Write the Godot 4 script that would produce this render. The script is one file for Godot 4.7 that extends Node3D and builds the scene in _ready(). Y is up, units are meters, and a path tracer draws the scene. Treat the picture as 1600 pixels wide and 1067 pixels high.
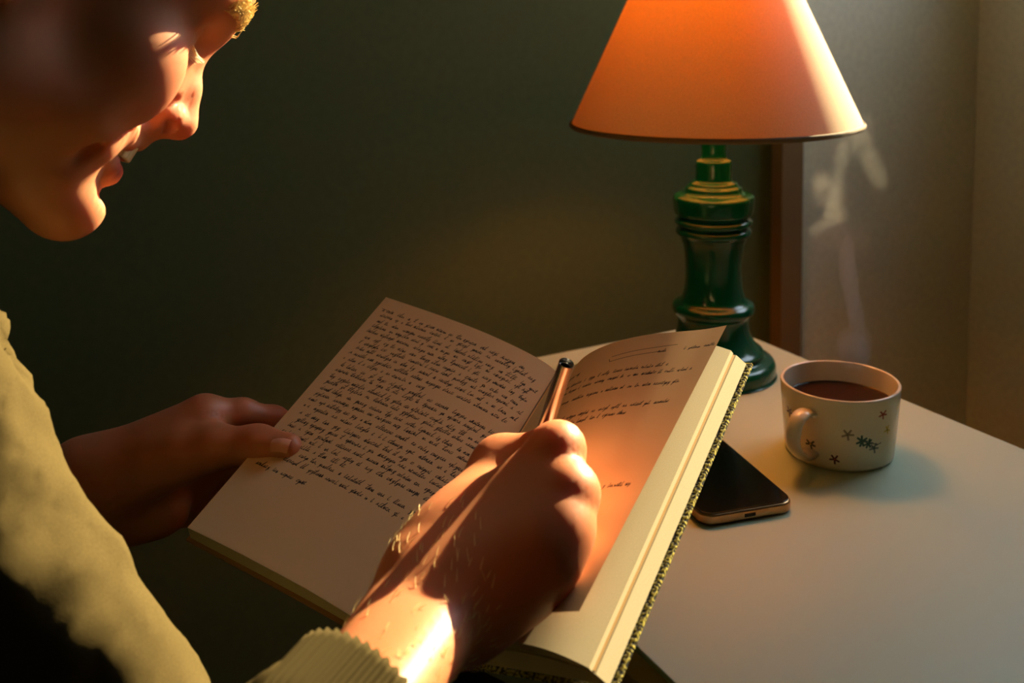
extends Node3D
# A man writes in a notebook beside a small white table with a lamp, a phone and a mug of tea.
# y is up, metres; the room is turned by ROOM_TURN about the camera.

const ROOM_TURN := 27.5
var rng := RandomNumberGenerator.new()
var M := {}

func _ready() -> void:
	rng.seed = 7
	set_view()
	make_materials()
	build_room()
	build_table()
	build_lamp()
	build_mug()
	build_phone()
	build_notebook()
	build_pen()
	build_person()
	build_stool()
	build_steam()

# ---------------------------------------------------------------- view and light
func set_view() -> void:
	var cam := Camera3D.new()
	cam.name = "camera"
	cam.projection = Camera3D.PROJECTION_FRUSTUM
	cam.near = 0.05
	cam.far = 30.0
	cam.size = 0.05 * 1067.0 / 1580.0
	cam.frustum_offset = Vector2(0, -0.05 * 353.5 / 1580.0)
	var lens := CameraAttributesPhysical.new()
	lens.frustum_near = 0.05
	lens.frustum_far = 30.0
	lens.frustum_focus_distance = 0.62
	lens.exposure_aperture = 8.0
	cam.attributes = lens
	cam.position = Vector3(0, 1.1033, 0)
	cam.basis = Basis(Vector3.RIGHT, deg_to_rad(-6.0)) * Basis(Vector3.BACK, deg_to_rad(-1.0))
	add_child(cam)
	cam.current = true
	var env := Environment.new()
	env.background_mode = Environment.BG_SKY
	var sky := Sky.new()
	var sm := ProceduralSkyMaterial.new()
	sm.sky_top_color = Color(0.76, 0.82, 0.88)
	sm.sky_horizon_color = Color(0.98, 0.95, 0.86)
	sm.ground_horizon_color = Color(0.60, 0.58, 0.52)
	sm.ground_bottom_color = Color(0.30, 0.28, 0.24)
	sm.sun_angle_max = 1.0
	sky.sky_material = sm
	env.sky = sky
	env.background_energy_multiplier = 11.0
	env.tonemap_mode = Environment.TONE_MAPPER_LINEAR
	env.tonemap_exposure = 1.0
	env.sdfgi_enabled = true
	env.ssao_enabled = true
	env.ssil_enabled = true
	env.volumetric_fog_enabled = true
	env.volumetric_fog_density = 0.0
	var we := WorldEnvironment.new()
	we.name = "environment"
	we.environment = env
	add_child(we)
	var sun := DirectionalLight3D.new()
	sun.name = "sun"
	var e := deg_to_rad(28.0)
	var az := deg_to_rad(47.0)
	var to := Vector3(cos(e) * cos(az), sin(e), -cos(e) * sin(az))
	sun.basis = Basis.looking_at(-to, Vector3.UP)
	sun.light_color = Color(1.0, 0.90, 0.70)
	sun.light_energy = 10.5
	sun.light_angular_distance = 0.6
	sun.shadow_enabled = true
	add_child(sun)

# ---------------------------------------------------------------- materials
func noise_tex(freq: float, lo: Color, hi: Color, sd := 1, octaves := 4, side := 512) -> ImageTexture:
	var n := FastNoiseLite.new()
	n.seed = sd
	n.frequency = freq
	n.fractal_octaves = octaves
	var im := n.get_seamless_image(side, side)
	im.convert(Image.FORMAT_RGB8)
	for y in side:
		for x in side:
			im.set_pixel(x, y, lo.lerp(hi, im.get_pixel(x, y).r))
	return ImageTexture.create_from_image(im)

func mat(called: String, c: Color, rough := 0.7, metal := 0.0) -> StandardMaterial3D:
	var m := StandardMaterial3D.new()
	m.resource_name = called
	m.albedo_color = c
	m.roughness = rough
	m.metallic = metal
	M[called] = m
	return m

func bump(m: StandardMaterial3D, t: Texture2D, depth: float, scale: float, colour := false) -> void:
	m.heightmap_enabled = true
	m.heightmap_texture = t
	m.heightmap_scale = depth
	m.uv1_triplanar = true
	m.uv1_scale = Vector3.ONE * scale
	if colour:
		m.albedo_texture = t

func make_materials() -> void:
	var fine := noise_tex(0.05, Color(0.82, 0.82, 0.82), Color(1, 1, 1), 3)
	var soft := noise_tex(0.05, Color(0.93, 0.93, 0.93), Color(1, 1, 1), 3)
	var mid := noise_tex(0.02, Color(0.6, 0.6, 0.6), Color(1, 1, 1), 5)
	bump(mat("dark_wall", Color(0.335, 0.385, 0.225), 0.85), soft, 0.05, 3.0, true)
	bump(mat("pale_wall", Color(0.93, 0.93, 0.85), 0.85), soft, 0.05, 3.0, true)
	mat("trim", Color(0.52, 0.43, 0.30), 0.55)
	mat("ceiling", Color(0.58, 0.54, 0.46), 0.9)
	bump(mat("floor", Color(0.30, 0.22, 0.16), 0.6), mid, 0.05, 2.0, true)
	bump(mat("table", Color(0.69, 0.745, 0.64), 0.5), fine, 0.006, 8.0)
	mat("table_edge", Color(0.82, 0.68, 0.44), 0.5)
	var g := mat("green_glaze", Color(0.005, 0.28, 0.215), 0.17)
	g.clearcoat_enabled = false
	g.clearcoat = 0.25
	g.clearcoat_roughness = 0.05
	var sh := mat("shade_cloth", Color(0.93, 0.84, 0.70), 0.85)
	sh.backlight_enabled = true
	sh.backlight = Color(0.54, 0.38, 0.15)
	bump(sh, noise_tex(0.12, Color(0.86, 0.86, 0.86), Color(1, 1, 1), 9, 3), 0.01, 9.0, true)
	mat("shade_piping", Color(0.42, 0.34, 0.22), 0.8)
	mat("brass", Color(0.72, 0.58, 0.32), 0.3, 1.0)
	mat("socket", Color(0.1, 0.1, 0.09), 0.5)
	var b := mat("bulb", Color(1, 0.9, 0.7), 0.4)
	b.emission_enabled = true
	b.emission = Color(1.0, 0.62, 0.25)
	b.emission_energy_multiplier = 3.0
	mat("ceramic_inside", Color(0.86, 0.83, 0.76), 0.15)
	mat("tea", Color(0.17, 0.05, 0.03), 0.06)
	mat("phone_frame", Color(0.78, 0.62, 0.44), 0.32, 1.0)
	mat("phone_glass", Color(0.015, 0.04, 0.045), 0.12)
	mat("phone_dark", Color(0.02, 0.02, 0.02), 0.4)
	var pg := mat("paper_edge", Color(0.90, 0.84, 0.68), 0.8)
	bump(pg, noise_tex(0.15, Color(0.75, 0.75, 0.75), Color(1, 1, 1), 13, 2), 0.01, 30.0, true)
	mat("endpaper", Color(0.72, 0.56, 0.32), 0.8)
	bump(mat("cover_cloth", Color(0.75, 0.70, 0.28), 0.8), noise_tex(0.06, Color(0.0, 0.02, 0.01), Color(1, 1, 1), 17, 1, 256), 0.02, 28.0, true)
	M.cover_cloth.albedo_texture = ImageTexture.create_from_image(contrast(M.cover_cloth.albedo_texture.get_image()))
	mat("cover_board", Color(0.62, 0.47, 0.30), 0.8)
	mat("pen_metal", Color(0.64, 0.64, 0.64), 0.25, 1.0)
	mat("pen_dark", Color(0.05, 0.05, 0.05), 0.3)
	var sk := mat("skin", Color(1, 1, 1), 0.48)
	sk.subsurf_scatter_enabled = true
	sk.subsurf_scatter_strength = 0.3
	sk.vertex_color_use_as_albedo = true
	bump(sk, noise_tex(0.06, Color(0.90, 0.90, 0.90), Color(1, 1, 1), 21, 4), 0.012, 22.0)
	mat("nail", Color(0.86, 0.60, 0.50), 0.25)
	mat("tooth", Color(0.93, 0.86, 0.68), 0.2)
	mat("eye_white", Color(0.85, 0.8, 0.75), 0.1)
	mat("hair", Color(0.93, 0.83, 0.58), 0.5)
	var jk := mat("jacket", Color(0.33, 0.288, 0.178), 0.9)
	jk.metallic_specular = 0.1
	bump(jk, noise_tex(0.10, Color(0.8, 0.8, 0.8), Color(1, 1, 1), 25, 4), 0.03, 14.0, true)
	mat("cuff", Color(0.26, 0.228, 0.142), 0.95).metallic_specular = 0.1
	bump(mat("trousers", Color(0.07, 0.09, 0.09), 0.9), mid, 0.03, 10.0, true)
	mat("stool_wood", Color(0.32, 0.2, 0.1), 0.5)
	mat("metal", Color(0.75, 0.73, 0.7), 0.25, 1.0)
	var gl := mat("window_glass", Color(1, 1, 1, 0.04), 0.02)
	gl.transparency = BaseMaterial3D.TRANSPARENCY_ALPHA

func contrast(im: Image) -> Image:
	for y in im.get_height():
		for x in im.get_width():
			var v := im.get_pixel(x, y).r
			im.set_pixel(x, y, Color.BLACK.lerp(Color.WHITE, clampf((v - 0.42) * 6.0, 0.03, 1.0)))
	return im

# ---------------------------------------------------------------- helpers
func thing(called: String, label: String, category: String, at := Vector3.ZERO, parent: Node = self) -> Node3D:
	var o := Node3D.new()
	o.name = called
	o.position = at
	o.set_meta("label", label)
	o.set_meta("category", category)
	parent.add_child(o, true)
	return o

func part(called: String, m: Mesh, material: Material, parent: Node, at := Vector3.ZERO) -> MeshInstance3D:
	var o := MeshInstance3D.new()
	o.name = called
	o.mesh = m
	o.material_override = material
	o.position = at
	parent.add_child(o, true)
	return o

func arrays(v: PackedVector3Array, n: PackedVector3Array, uv: PackedVector2Array, idx: PackedInt32Array, col := PackedColorArray()) -> ArrayMesh:
	var a := []
	a.resize(Mesh.ARRAY_MAX)
	a[Mesh.ARRAY_VERTEX] = v
	a[Mesh.ARRAY_NORMAL] = n
	if uv.size():
		a[Mesh.ARRAY_TEX_UV] = uv
	if col.size():
		a[Mesh.ARRAY_COLOR] = col
	a[Mesh.ARRAY_INDEX] = idx
	var m := ArrayMesh.new()
	m.add_surface_from_arrays(Mesh.PRIMITIVE_TRIANGLES, a)
	return m

# A surface f(u, v) over nu x nv cells; facing: +1 keeps dF/du x dF/dv as the outside.
func sheet(nu: int, nv: int, f: Callable, facing := 1.0) -> ArrayMesh:
	var v := PackedVector3Array()
	var uv := PackedVector2Array()
	for j in nv + 1:
		for i in nu + 1:
			v.append(f.call(float(i) / nu, float(j) / nv))
			uv.append(Vector2(float(i) / nu, float(j) / nv))
	var n := PackedVector3Array()
	n.resize(v.size())
	var idx := PackedInt32Array()
	var w := nu + 1
	for j in nv:
		for i in nu:
			var a := j * w + i
			var cr := (v[a + w + 1] - v[a]).cross(v[a + w] - v[a + 1]) * facing
			for q in [a, a + 1, a + w, a + w + 1]:
				n[q] += cr
			if facing > 0:
				idx.append_array([a, a + w, a + 1, a + 1, a + w, a + w + 1])
			else:
				idx.append_array([a, a + 1, a + w, a + 1, a + w + 1, a + w])
	# close seams: equal end columns share their normals
	for j in nv + 1:
		if v[j * w].distance_to(v[j * w + nu]) < 1e-6:
			var s := n[j * w] + n[j * w + nu]
			n[j * w] = s
			n[j * w + nu] = s
	for q in n.size():
		n[q] = n[q].normalized() if n[q].length() > 1e-14 else Vector3.UP
	return arrays(v, n, uv, idx)

# A profile of (radius, height) turned about y; corners sharper than 35 degrees stay sharp.
func lathe(p: PackedVector2Array, seg := 64) -> ArrayMesh:
	var v := PackedVector3Array()
	var n := PackedVector3Array()
	var uv := PackedVector2Array()
	var idx := PackedInt32Array()
	var dirs := []
	for i in p.size() - 1:
		var d := (p[i + 1] - p[i]).normalized()
		dirs.append(Vector2(d.y, -d.x))
	for i in p.size() - 1:
		for e in 2:
			var nn: Vector2 = dirs[i]
			var k := i - 1 if e == 0 else i + 1
			if k >= 0 and k < dirs.size() and nn.dot(dirs[k]) > 0.82:
				nn = (nn + dirs[k]).normalized()
			for s in seg + 1:
				var a := TAU * s / seg
				v.append(Vector3(p[i + e].x * cos(a), p[i + e].y, p[i + e].x * sin(a)))
				n.append(Vector3(nn.x * cos(a), nn.y, nn.x * sin(a)).normalized())
				uv.append(Vector2(float(s) / seg, float(i + e) / p.size()))
		var b := i * 2 * (seg + 1)
		for s in seg:
			var q := b + s
			var r := b + seg + 1 + s
			idx.append_array([q, q + 1, r, q + 1, r + 1, r])
	return arrays(v, n, uv, idx)

# Catmull-Rom through control points (x, y), for smooth turned profiles.
func smooth2(c: Array, per := 5) -> PackedVector2Array:
	var out := PackedVector2Array()
	for i in c.size() - 1:
		var p0: Vector2 = c[maxi(i - 1, 0)]
		var p1: Vector2 = c[i]
		var p2: Vector2 = c[i + 1]
		var p3: Vector2 = c[mini(i + 2, c.size() - 1)]
		for k in per:
			out.append(p1.cubic_interpolate(p2, p0, p3, float(k) / per))
	out.append(c[-1])
	return out

func ring_outline(w: float, d: float, r: float, n := 6) -> PackedVector2Array:
	var out := PackedVector2Array()
	r = maxf(r, 0.0002)
	for q in 4:
		var c := Vector2((w / 2 - r) * (1 if q in [0, 3] else -1), (d / 2 - r) * (1 if q in [0, 1] else -1))
		for k in n + 1:
			var a := PI / 2 * (q + float(k) / n)
			out.append(c + Vector2(cos(a), sin(a)) * r)
	return out

# A flat slab with rounded corners (radius r) and rounded rims (radius b), base at y = 0.
func slab(w: float, d: float, h: float, r: float, b: float, n := 6, steps := 3) -> ArrayMesh:
	var rows := []
	for k in steps + 1:
		var a := PI / 2 * k / steps
		rows.append(Vector2(b * (1 - sin(a)), b * (1 - cos(a))))
	for k in steps + 1:
		var a := PI / 2 * k / steps
		rows.append(Vector2(b * (1 - cos(a)), h - b + b * sin(a)))
	var v := PackedVector3Array()
	var nn := PackedVector3Array()
	var idx := PackedInt32Array()
	var uv := PackedVector2Array()
	var cnt := (n + 1) * 4
	for k in rows.size():
		var a := PI / 2 * (float(k) / steps - 1.0) if k <= steps else PI / 2 * float(k - steps - 1) / steps
		var o := ring_outline(w - 2 * rows[k].x, d - 2 * rows[k].x, r - rows[k].x, n)
		for q in cnt:
			v.append(Vector3(o[q].x, rows[k].y, o[q].y))
			var t := PI / 2 * (q / (n + 1) + float(q % (n + 1)) / n)
			nn.append(Vector3(cos(t) * cos(a), sin(a), sin(t) * cos(a)))
			uv.append(Vector2(o[q].x / w + 0.5, o[q].y / d + 0.5))
	for k in rows.size() - 1:
		for q in cnt:
			var a := k * cnt + q
			var c := k * cnt + (q + 1) % cnt
			idx.append_array([a, c, a + cnt, c, c + cnt, a + cnt])
	for top in 2:
		var c0 := v.size()
		v.append(Vector3(0, h if top else 0.0, 0))
		nn.append(Vector3.UP if top else Vector3.DOWN)
		uv.append(Vector2(0.5, 0.5))
		var base := (rows.size() - 1) * cnt if top else 0
		for q in cnt:
			var a := base + q
			var c := base + (q + 1) % cnt
			idx.append_array([c0, a, c] if top else [c0, c, a])
	return arrays(v, nn, uv, idx)

# A round tube along points with a radius at each; ends closed by domes.
func tube(pts: Array, radii: Array, seg := 12) -> ArrayMesh:
	var v := PackedVector3Array()
	var n := PackedVector3Array()
	var idx := PackedInt32Array()
	var up := Vector3.UP
	var rows := []
	for i in pts.size():
		var t: Vector3 = (pts[mini(i + 1, pts.size() - 1)] - pts[maxi(i - 1, 0)]).normalized()
		if i == 0:
			up = t.cross(Vector3(0.31, 0.9, 0.29)).normalized()
		up = (up - t * up.dot(t)).normalized()
		var sd := t.cross(up)
		if i == 0:
			for a in [0.0, 0.5, 0.85]:
				rows.append([pts[0] - t * radii[0] * cos(a * PI / 2), radii[0] * sin(a * PI / 2), up, sd, -t * cos(a * PI / 2), sin(a * PI / 2)])
		rows.append([pts[i], radii[i], up, sd, Vector3.ZERO, 1.0])
		if i == pts.size() - 1:
			for a in [0.85, 0.5, 0.0]:
				rows.append([pts[i] + t * radii[i] * cos(a * PI / 2), radii[i] * sin(a * PI / 2), up, sd, t * cos(a * PI / 2), sin(a * PI / 2)])
	for r in rows:
		for s in seg:
			var a := TAU * s / seg
			var o: Vector3 = r[2] * cos(a) + r[3] * sin(a)
			v.append(r[0] + o * r[1])
			n.append((o * r[5] + r[4]).normalized())
	for k in rows.size() - 1:
		for s in seg:
			var a := k * seg + s
			var c := k * seg + (s + 1) % seg
			idx.append_array([a, a + seg, c, c, a + seg, c + seg])
	return arrays(v, n, PackedVector2Array(), idx)

func joined(list: Array) -> ArrayMesh:
	var st := SurfaceTool.new()
	st.begin(Mesh.PRIMITIVE_TRIANGLES)
	for m in list:
		if m is Array:
			st.append_from(m[0], 0, m[1])
		else:
			st.append_from(m, 0, Transform3D.IDENTITY)
	return st.commit()

func box(size: Vector3, at: Vector3) -> Array:
	var b := BoxMesh.new()
	b.size = size
	return [b, Transform3D(Basis.IDENTITY, at)]

# ---------------------------------------------------------------- the room
func room_point(a: float, y: float, b: float) -> Vector3:
	var t := deg_to_rad(ROOM_TURN)
	return Vector3(a * cos(t) + b * sin(t), y, -a * sin(t) + b * cos(t))

func structure(called: String, list: Array, m: Material) -> MeshInstance3D:
	var o := part(called, joined(list), m, self)
	o.rotation.y = deg_to_rad(ROOM_TURN)
	o.set_meta("kind", "structure")
	return o

func build_room() -> void:
	# room coordinates: a to the right along the back wall, b towards the viewer
	var A0 := -1.7
	var A1 := 1.39
	var B0 := -1.076
	var B1 := 1.6
	var H := 2.45
	var T := 0.12
	var mid_a := (A0 + A1) / 2
	var mid_b := (B0 + B1) / 2
	structure("floor", [box(Vector3(A1 - A0 + 2 * T, 0.1, B1 - B0 + 2 * T), Vector3(mid_a, -0.05, mid_b))], M.floor)
	structure("ceiling", [box(Vector3(A1 - A0 + 2 * T, 0.1, B1 - B0 + 2 * T), Vector3(mid_a, H + 0.05, mid_b))], M.ceiling)
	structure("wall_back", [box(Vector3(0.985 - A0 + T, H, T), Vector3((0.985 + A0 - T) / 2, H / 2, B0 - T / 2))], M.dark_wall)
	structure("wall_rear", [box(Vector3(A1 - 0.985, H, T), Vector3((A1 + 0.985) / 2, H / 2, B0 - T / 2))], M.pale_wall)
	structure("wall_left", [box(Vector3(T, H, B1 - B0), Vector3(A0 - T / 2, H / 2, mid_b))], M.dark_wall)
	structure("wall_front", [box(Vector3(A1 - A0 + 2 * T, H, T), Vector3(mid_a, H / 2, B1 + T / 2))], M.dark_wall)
	structure("trim_1", [box(Vector3(0.038, H, 0.022), Vector3(0.988, H / 2, B0 + 0.011))], M.trim)
	# right wall with the window the sun comes through
	T = 0.07
	var y0 := 1.385
	var y1 := 2.15
	var w0 := -1.076
	var w1 := -0.40
	structure("wall_right", [
		box(Vector3(T, y0, B1 - B0), Vector3(A1 + T / 2, y0 / 2, mid_b)),
		box(Vector3(T, H - y1, B1 - B0), Vector3(A1 + T / 2, (H + y1) / 2, mid_b)),
		box(Vector3(T, y1 - y0, B1 - w1), Vector3(A1 + T / 2, (y0 + y1) / 2, (B1 + w1) / 2))], M.pale_wall)
	var f := 0.03
	var win := structure("window_1", [
		box(Vector3(0.05, f, w1 - w0), Vector3(A1 + 0.045, y0 + f / 2 - 0.03, (w0 + w1) / 2)),
		box(Vector3(0.05, f, w1 - w0), Vector3(A1 + 0.045, y1 - f / 2, (w0 + w1) / 2)),
		box(Vector3(0.05, y1 - y0, f), Vector3(A1 + 0.045, (y0 + y1) / 2, w0 - f / 2)),
		box(Vector3(0.05, y1 - y0, f), Vector3(A1 + 0.045, (y0 + y1) / 2, w1 - f / 2))], M.ceiling)
	part("pane", joined([box(Vector3(0.004, y1 - y0, w1 - w0), Vector3(A1 + 0.045, (y0 + y1) / 2, (w0 + w1) / 2))]), M.window_glass, win)

# ---------------------------------------------------------------- table
func build_table() -> void:
	var w := 0.41
	var d := 0.80
	var t := thing("table", "small white table under the green lamp, mug and phone", "table", room_point(0.505, 0, -0.877 + d / 2))
	t.rotation.y = deg_to_rad(ROOM_TURN)
	part("tabletop", slab(w, d, 0.004, 0.03, 0.0018, 8), M.table, t, Vector3(0, 0.746, 0))
	part("edge_band", slab(w - 0.002, d - 0.002, 0.0236, 0.029, 0.007, 8), M.table_edge, t, Vector3(0, 0.7225, 0))
	part("apron", joined([
		box(Vector3(w - 0.08, 0.06, 0.018), Vector3(0, 0.692, d / 2 - 0.04)), box(Vector3(w - 0.08, 0.06, 0.018), Vector3(0, 0.692, -d / 2 + 0.04)),
		box(Vector3(0.018, 0.06, d - 0.08), Vector3(w / 2 - 0.04, 0.692, 0)), box(Vector3(0.018, 0.06, d - 0.08), Vector3(-w / 2 + 0.04, 0.692, 0))]), M.table_edge, t)
	var leg := slab(0.036, 0.036, 0.7225, 0.006, 0.003, 3, 2)
	for sx in [-1, 1]:
		for sz in [-1, 1]:
			part("leg", leg, M.table, t, Vector3(sx * (w / 2 - 0.04), 0, sz * (d / 2 - 0.04)))

# ---------------------------------------------------------------- lamp
func build_lamp() -> void:
	var t := thing("table_lamp", "glazed dark green turned table lamp with a pale cone shade, lit", "lamp", Vector3(0.1901, 0.75, -0.947))
	var c := [Vector2(0.0, 0.0), Vector2(0.055, 0.0), Vector2(0.0585, 0.003), Vector2(0.0592, 0.010), Vector2(0.0575, 0.0145), Vector2(0.0545, 0.0165), Vector2(0.0490, 0.0178), Vector2(0.0470, 0.0195),
		Vector2(0.0478, 0.0225), Vector2(0.0470, 0.0250), Vector2(0.0430, 0.0280), Vector2(0.0385, 0.0335), Vector2(0.0350, 0.0410), Vector2(0.0336, 0.0490), Vector2(0.0336, 0.0550), Vector2(0.0348, 0.0585),
		Vector2(0.0375, 0.0605), Vector2(0.0390, 0.0640), Vector2(0.0385, 0.0680), Vector2(0.0358, 0.0705), Vector2(0.0325, 0.0722), Vector2(0.0298, 0.0760), Vector2(0.0276, 0.0850), Vector2(0.0265, 0.0960),
		Vector2(0.0268, 0.1100), Vector2(0.0283, 0.1250), Vector2(0.0306, 0.1320), Vector2(0.0318, 0.1355), Vector2(0.0345, 0.1370), Vector2(0.0356, 0.1395), Vector2(0.0345, 0.1422), Vector2(0.0322, 0.1440),
		Vector2(0.0345, 0.1460), Vector2(0.0366, 0.1490), Vector2(0.0350, 0.1518), Vector2(0.0322, 0.1535), Vector2(0.0345, 0.1555), Vector2(0.0370, 0.1580), Vector2(0.0378, 0.1650), Vector2(0.0382, 0.1710),
		Vector2(0.0370, 0.1740), Vector2(0.0330, 0.1755), Vector2(0.0290, 0.1765), Vector2(0.0268, 0.1790), Vector2(0.0262, 0.1820), Vector2(0.0232, 0.1838), Vector2(0.0220, 0.1865), Vector2(0.0185, 0.1880), Vector2(0.0172, 0.1900),
		Vector2(0.0170, 0.1990), Vector2(0.0170, 0.2060), Vector2(0.0160, 0.2080), Vector2(0.0128, 0.2092), Vector2(0.0116, 0.2130), Vector2(0.0118, 0.2200), Vector2(0.0130, 0.2290), Vector2(0.0150, 0.2360), Vector2(0.0145, 0.2420), Vector2(0.0, 0.2430)]
	part("base", lathe(smooth2(c, 4), 96), M.green_glaze, t)
	part("stem", lathe(PackedVector2Array([Vector2(0.0, 0.243), Vector2(0.006, 0.243), Vector2(0.006, 0.262), Vector2(0.0, 0.262)]), 20), M.brass, t)
	part("socket", lathe(smooth2([Vector2(0.0, 0.262), Vector2(0.015, 0.262), Vector2(0.017, 0.268), Vector2(0.016, 0.30), Vector2(0.0, 0.301)], 4), 24), M.socket, t)
	# the shade: a truncated cone of cloth with a piped rim at both ends
	var r0 := 0.1345
	var h0 := 0.243
	var r1 := 0.042
	var h1 := 0.442
	var shade := part("lamp_shade", lathe(PackedVector2Array([Vector2(r0, h0), Vector2(lerpf(r0, r1, 0.33), lerpf(h0, h1, 0.33)), Vector2(lerpf(r0, r1, 0.66), lerpf(h0, h1, 0.66)), Vector2(r1, h1)]), 128), M.shade_cloth, t)
	for e in [[r0, h0], [r1, h1]]:
		var ring: Array = []
		for k in 13:
			ring.append(Vector2(e[0] + 0.0017 * cos(TAU * k / 12), e[1] + 0.0024 * sin(TAU * k / 12)))
		part("piping", lathe(PackedVector2Array(ring), 96), M.shade_piping, shade)
	var spokes := []
	for k in 3:
		var a := TAU * k / 3 + 0.4
		spokes.append(tube([Vector3(0.0, 0.430, 0), Vector3(r1 * cos(a), 0.439, r1 * sin(a))], [0.0012, 0.0012], 6))
	spokes.append(tube([Vector3(0.0, 0.395, 0), Vector3(0, 0.455, 0)], [0.004, 0.004], 10))
	for s in [-1, 1]:
		spokes.append(tube([Vector3(s * 0.014, 0.27, 0), Vector3(s * 0.034, 0.30, 0), Vector3(s * 0.038, 0.345, 0), Vector3(s * 0.02, 0.39, 0), Vector3(0, 0.40, 0)], [0.0012, 0.0012, 0.0012, 0.0012, 0.0012], 6))
	part("harp", joined(spokes), M.brass, t)
	part("bulb", lathe(smooth2([Vector2(0.0, 0.298), Vector2(0.012, 0.300), Vector2(0.014, 0.315), Vector2(0.026, 0.338), Vector2(0.028, 0.354), Vector2(0.018, 0.372), Vector2(0.0, 0.378)], 5), 32), M.bulb, t)
	var l := OmniLight3D.new()
	l.name = "bulb_light"
	l.position = Vector3(0, 0.345, 0)
	l.light_color = Color(1.0, 0.63, 0.28)
	l.light_energy = 0.057
	l.light_size = 0.028
	l.omni_range = 8.0
	l.omni_attenuation = 2.0
	l.shadow_enabled = true
	t.add_child(l)

# ---------------------------------------------------------------- mug, tea, steam
func flower(im: Image, x: float, y: float, r: float, petals: Color, heart: Color, n := 5) -> void:
	for k in n:
		var a := TAU * k / n + rng.randf() * 0.5
		line(im, Vector2(x, y) + Vector2(cos(a), sin(a)) * r * 0.25, Vector2(x, y) + Vector2(cos(a), sin(a)) * r, r * 0.2, petals)
	line(im, Vector2(x - 0.5, y), Vector2(x + 0.5, y), r * 0.22, heart)

func line(im: Image, a: Vector2, b: Vector2, w: float, c: Color) -> void:
	var lo := a.min(b) - Vector2.ONE * (w + 1)
	var hi := a.max(b) + Vector2.ONE * (w + 1)
	var ab := b - a
	var l2 := maxf(ab.length_squared(), 1e-6)
	for y in range(maxi(int(lo.y), 0), mini(int(hi.y) + 1, im.get_height())):
		for x in range(maxi(int(lo.x), 0), mini(int(hi.x) + 1, im.get_width())):
			var p := Vector2(x, y)
			var d := (p - a - ab * clampf((p - a).dot(ab) / l2, 0, 1)).length()
			var s := clampf(w + 0.5 - d, 0, 1) * c.a
			if s > 0:
				im.set_pixel(x, y, im.get_pixel(x, y).lerp(Color(c.r, c.g, c.b), s))

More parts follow.
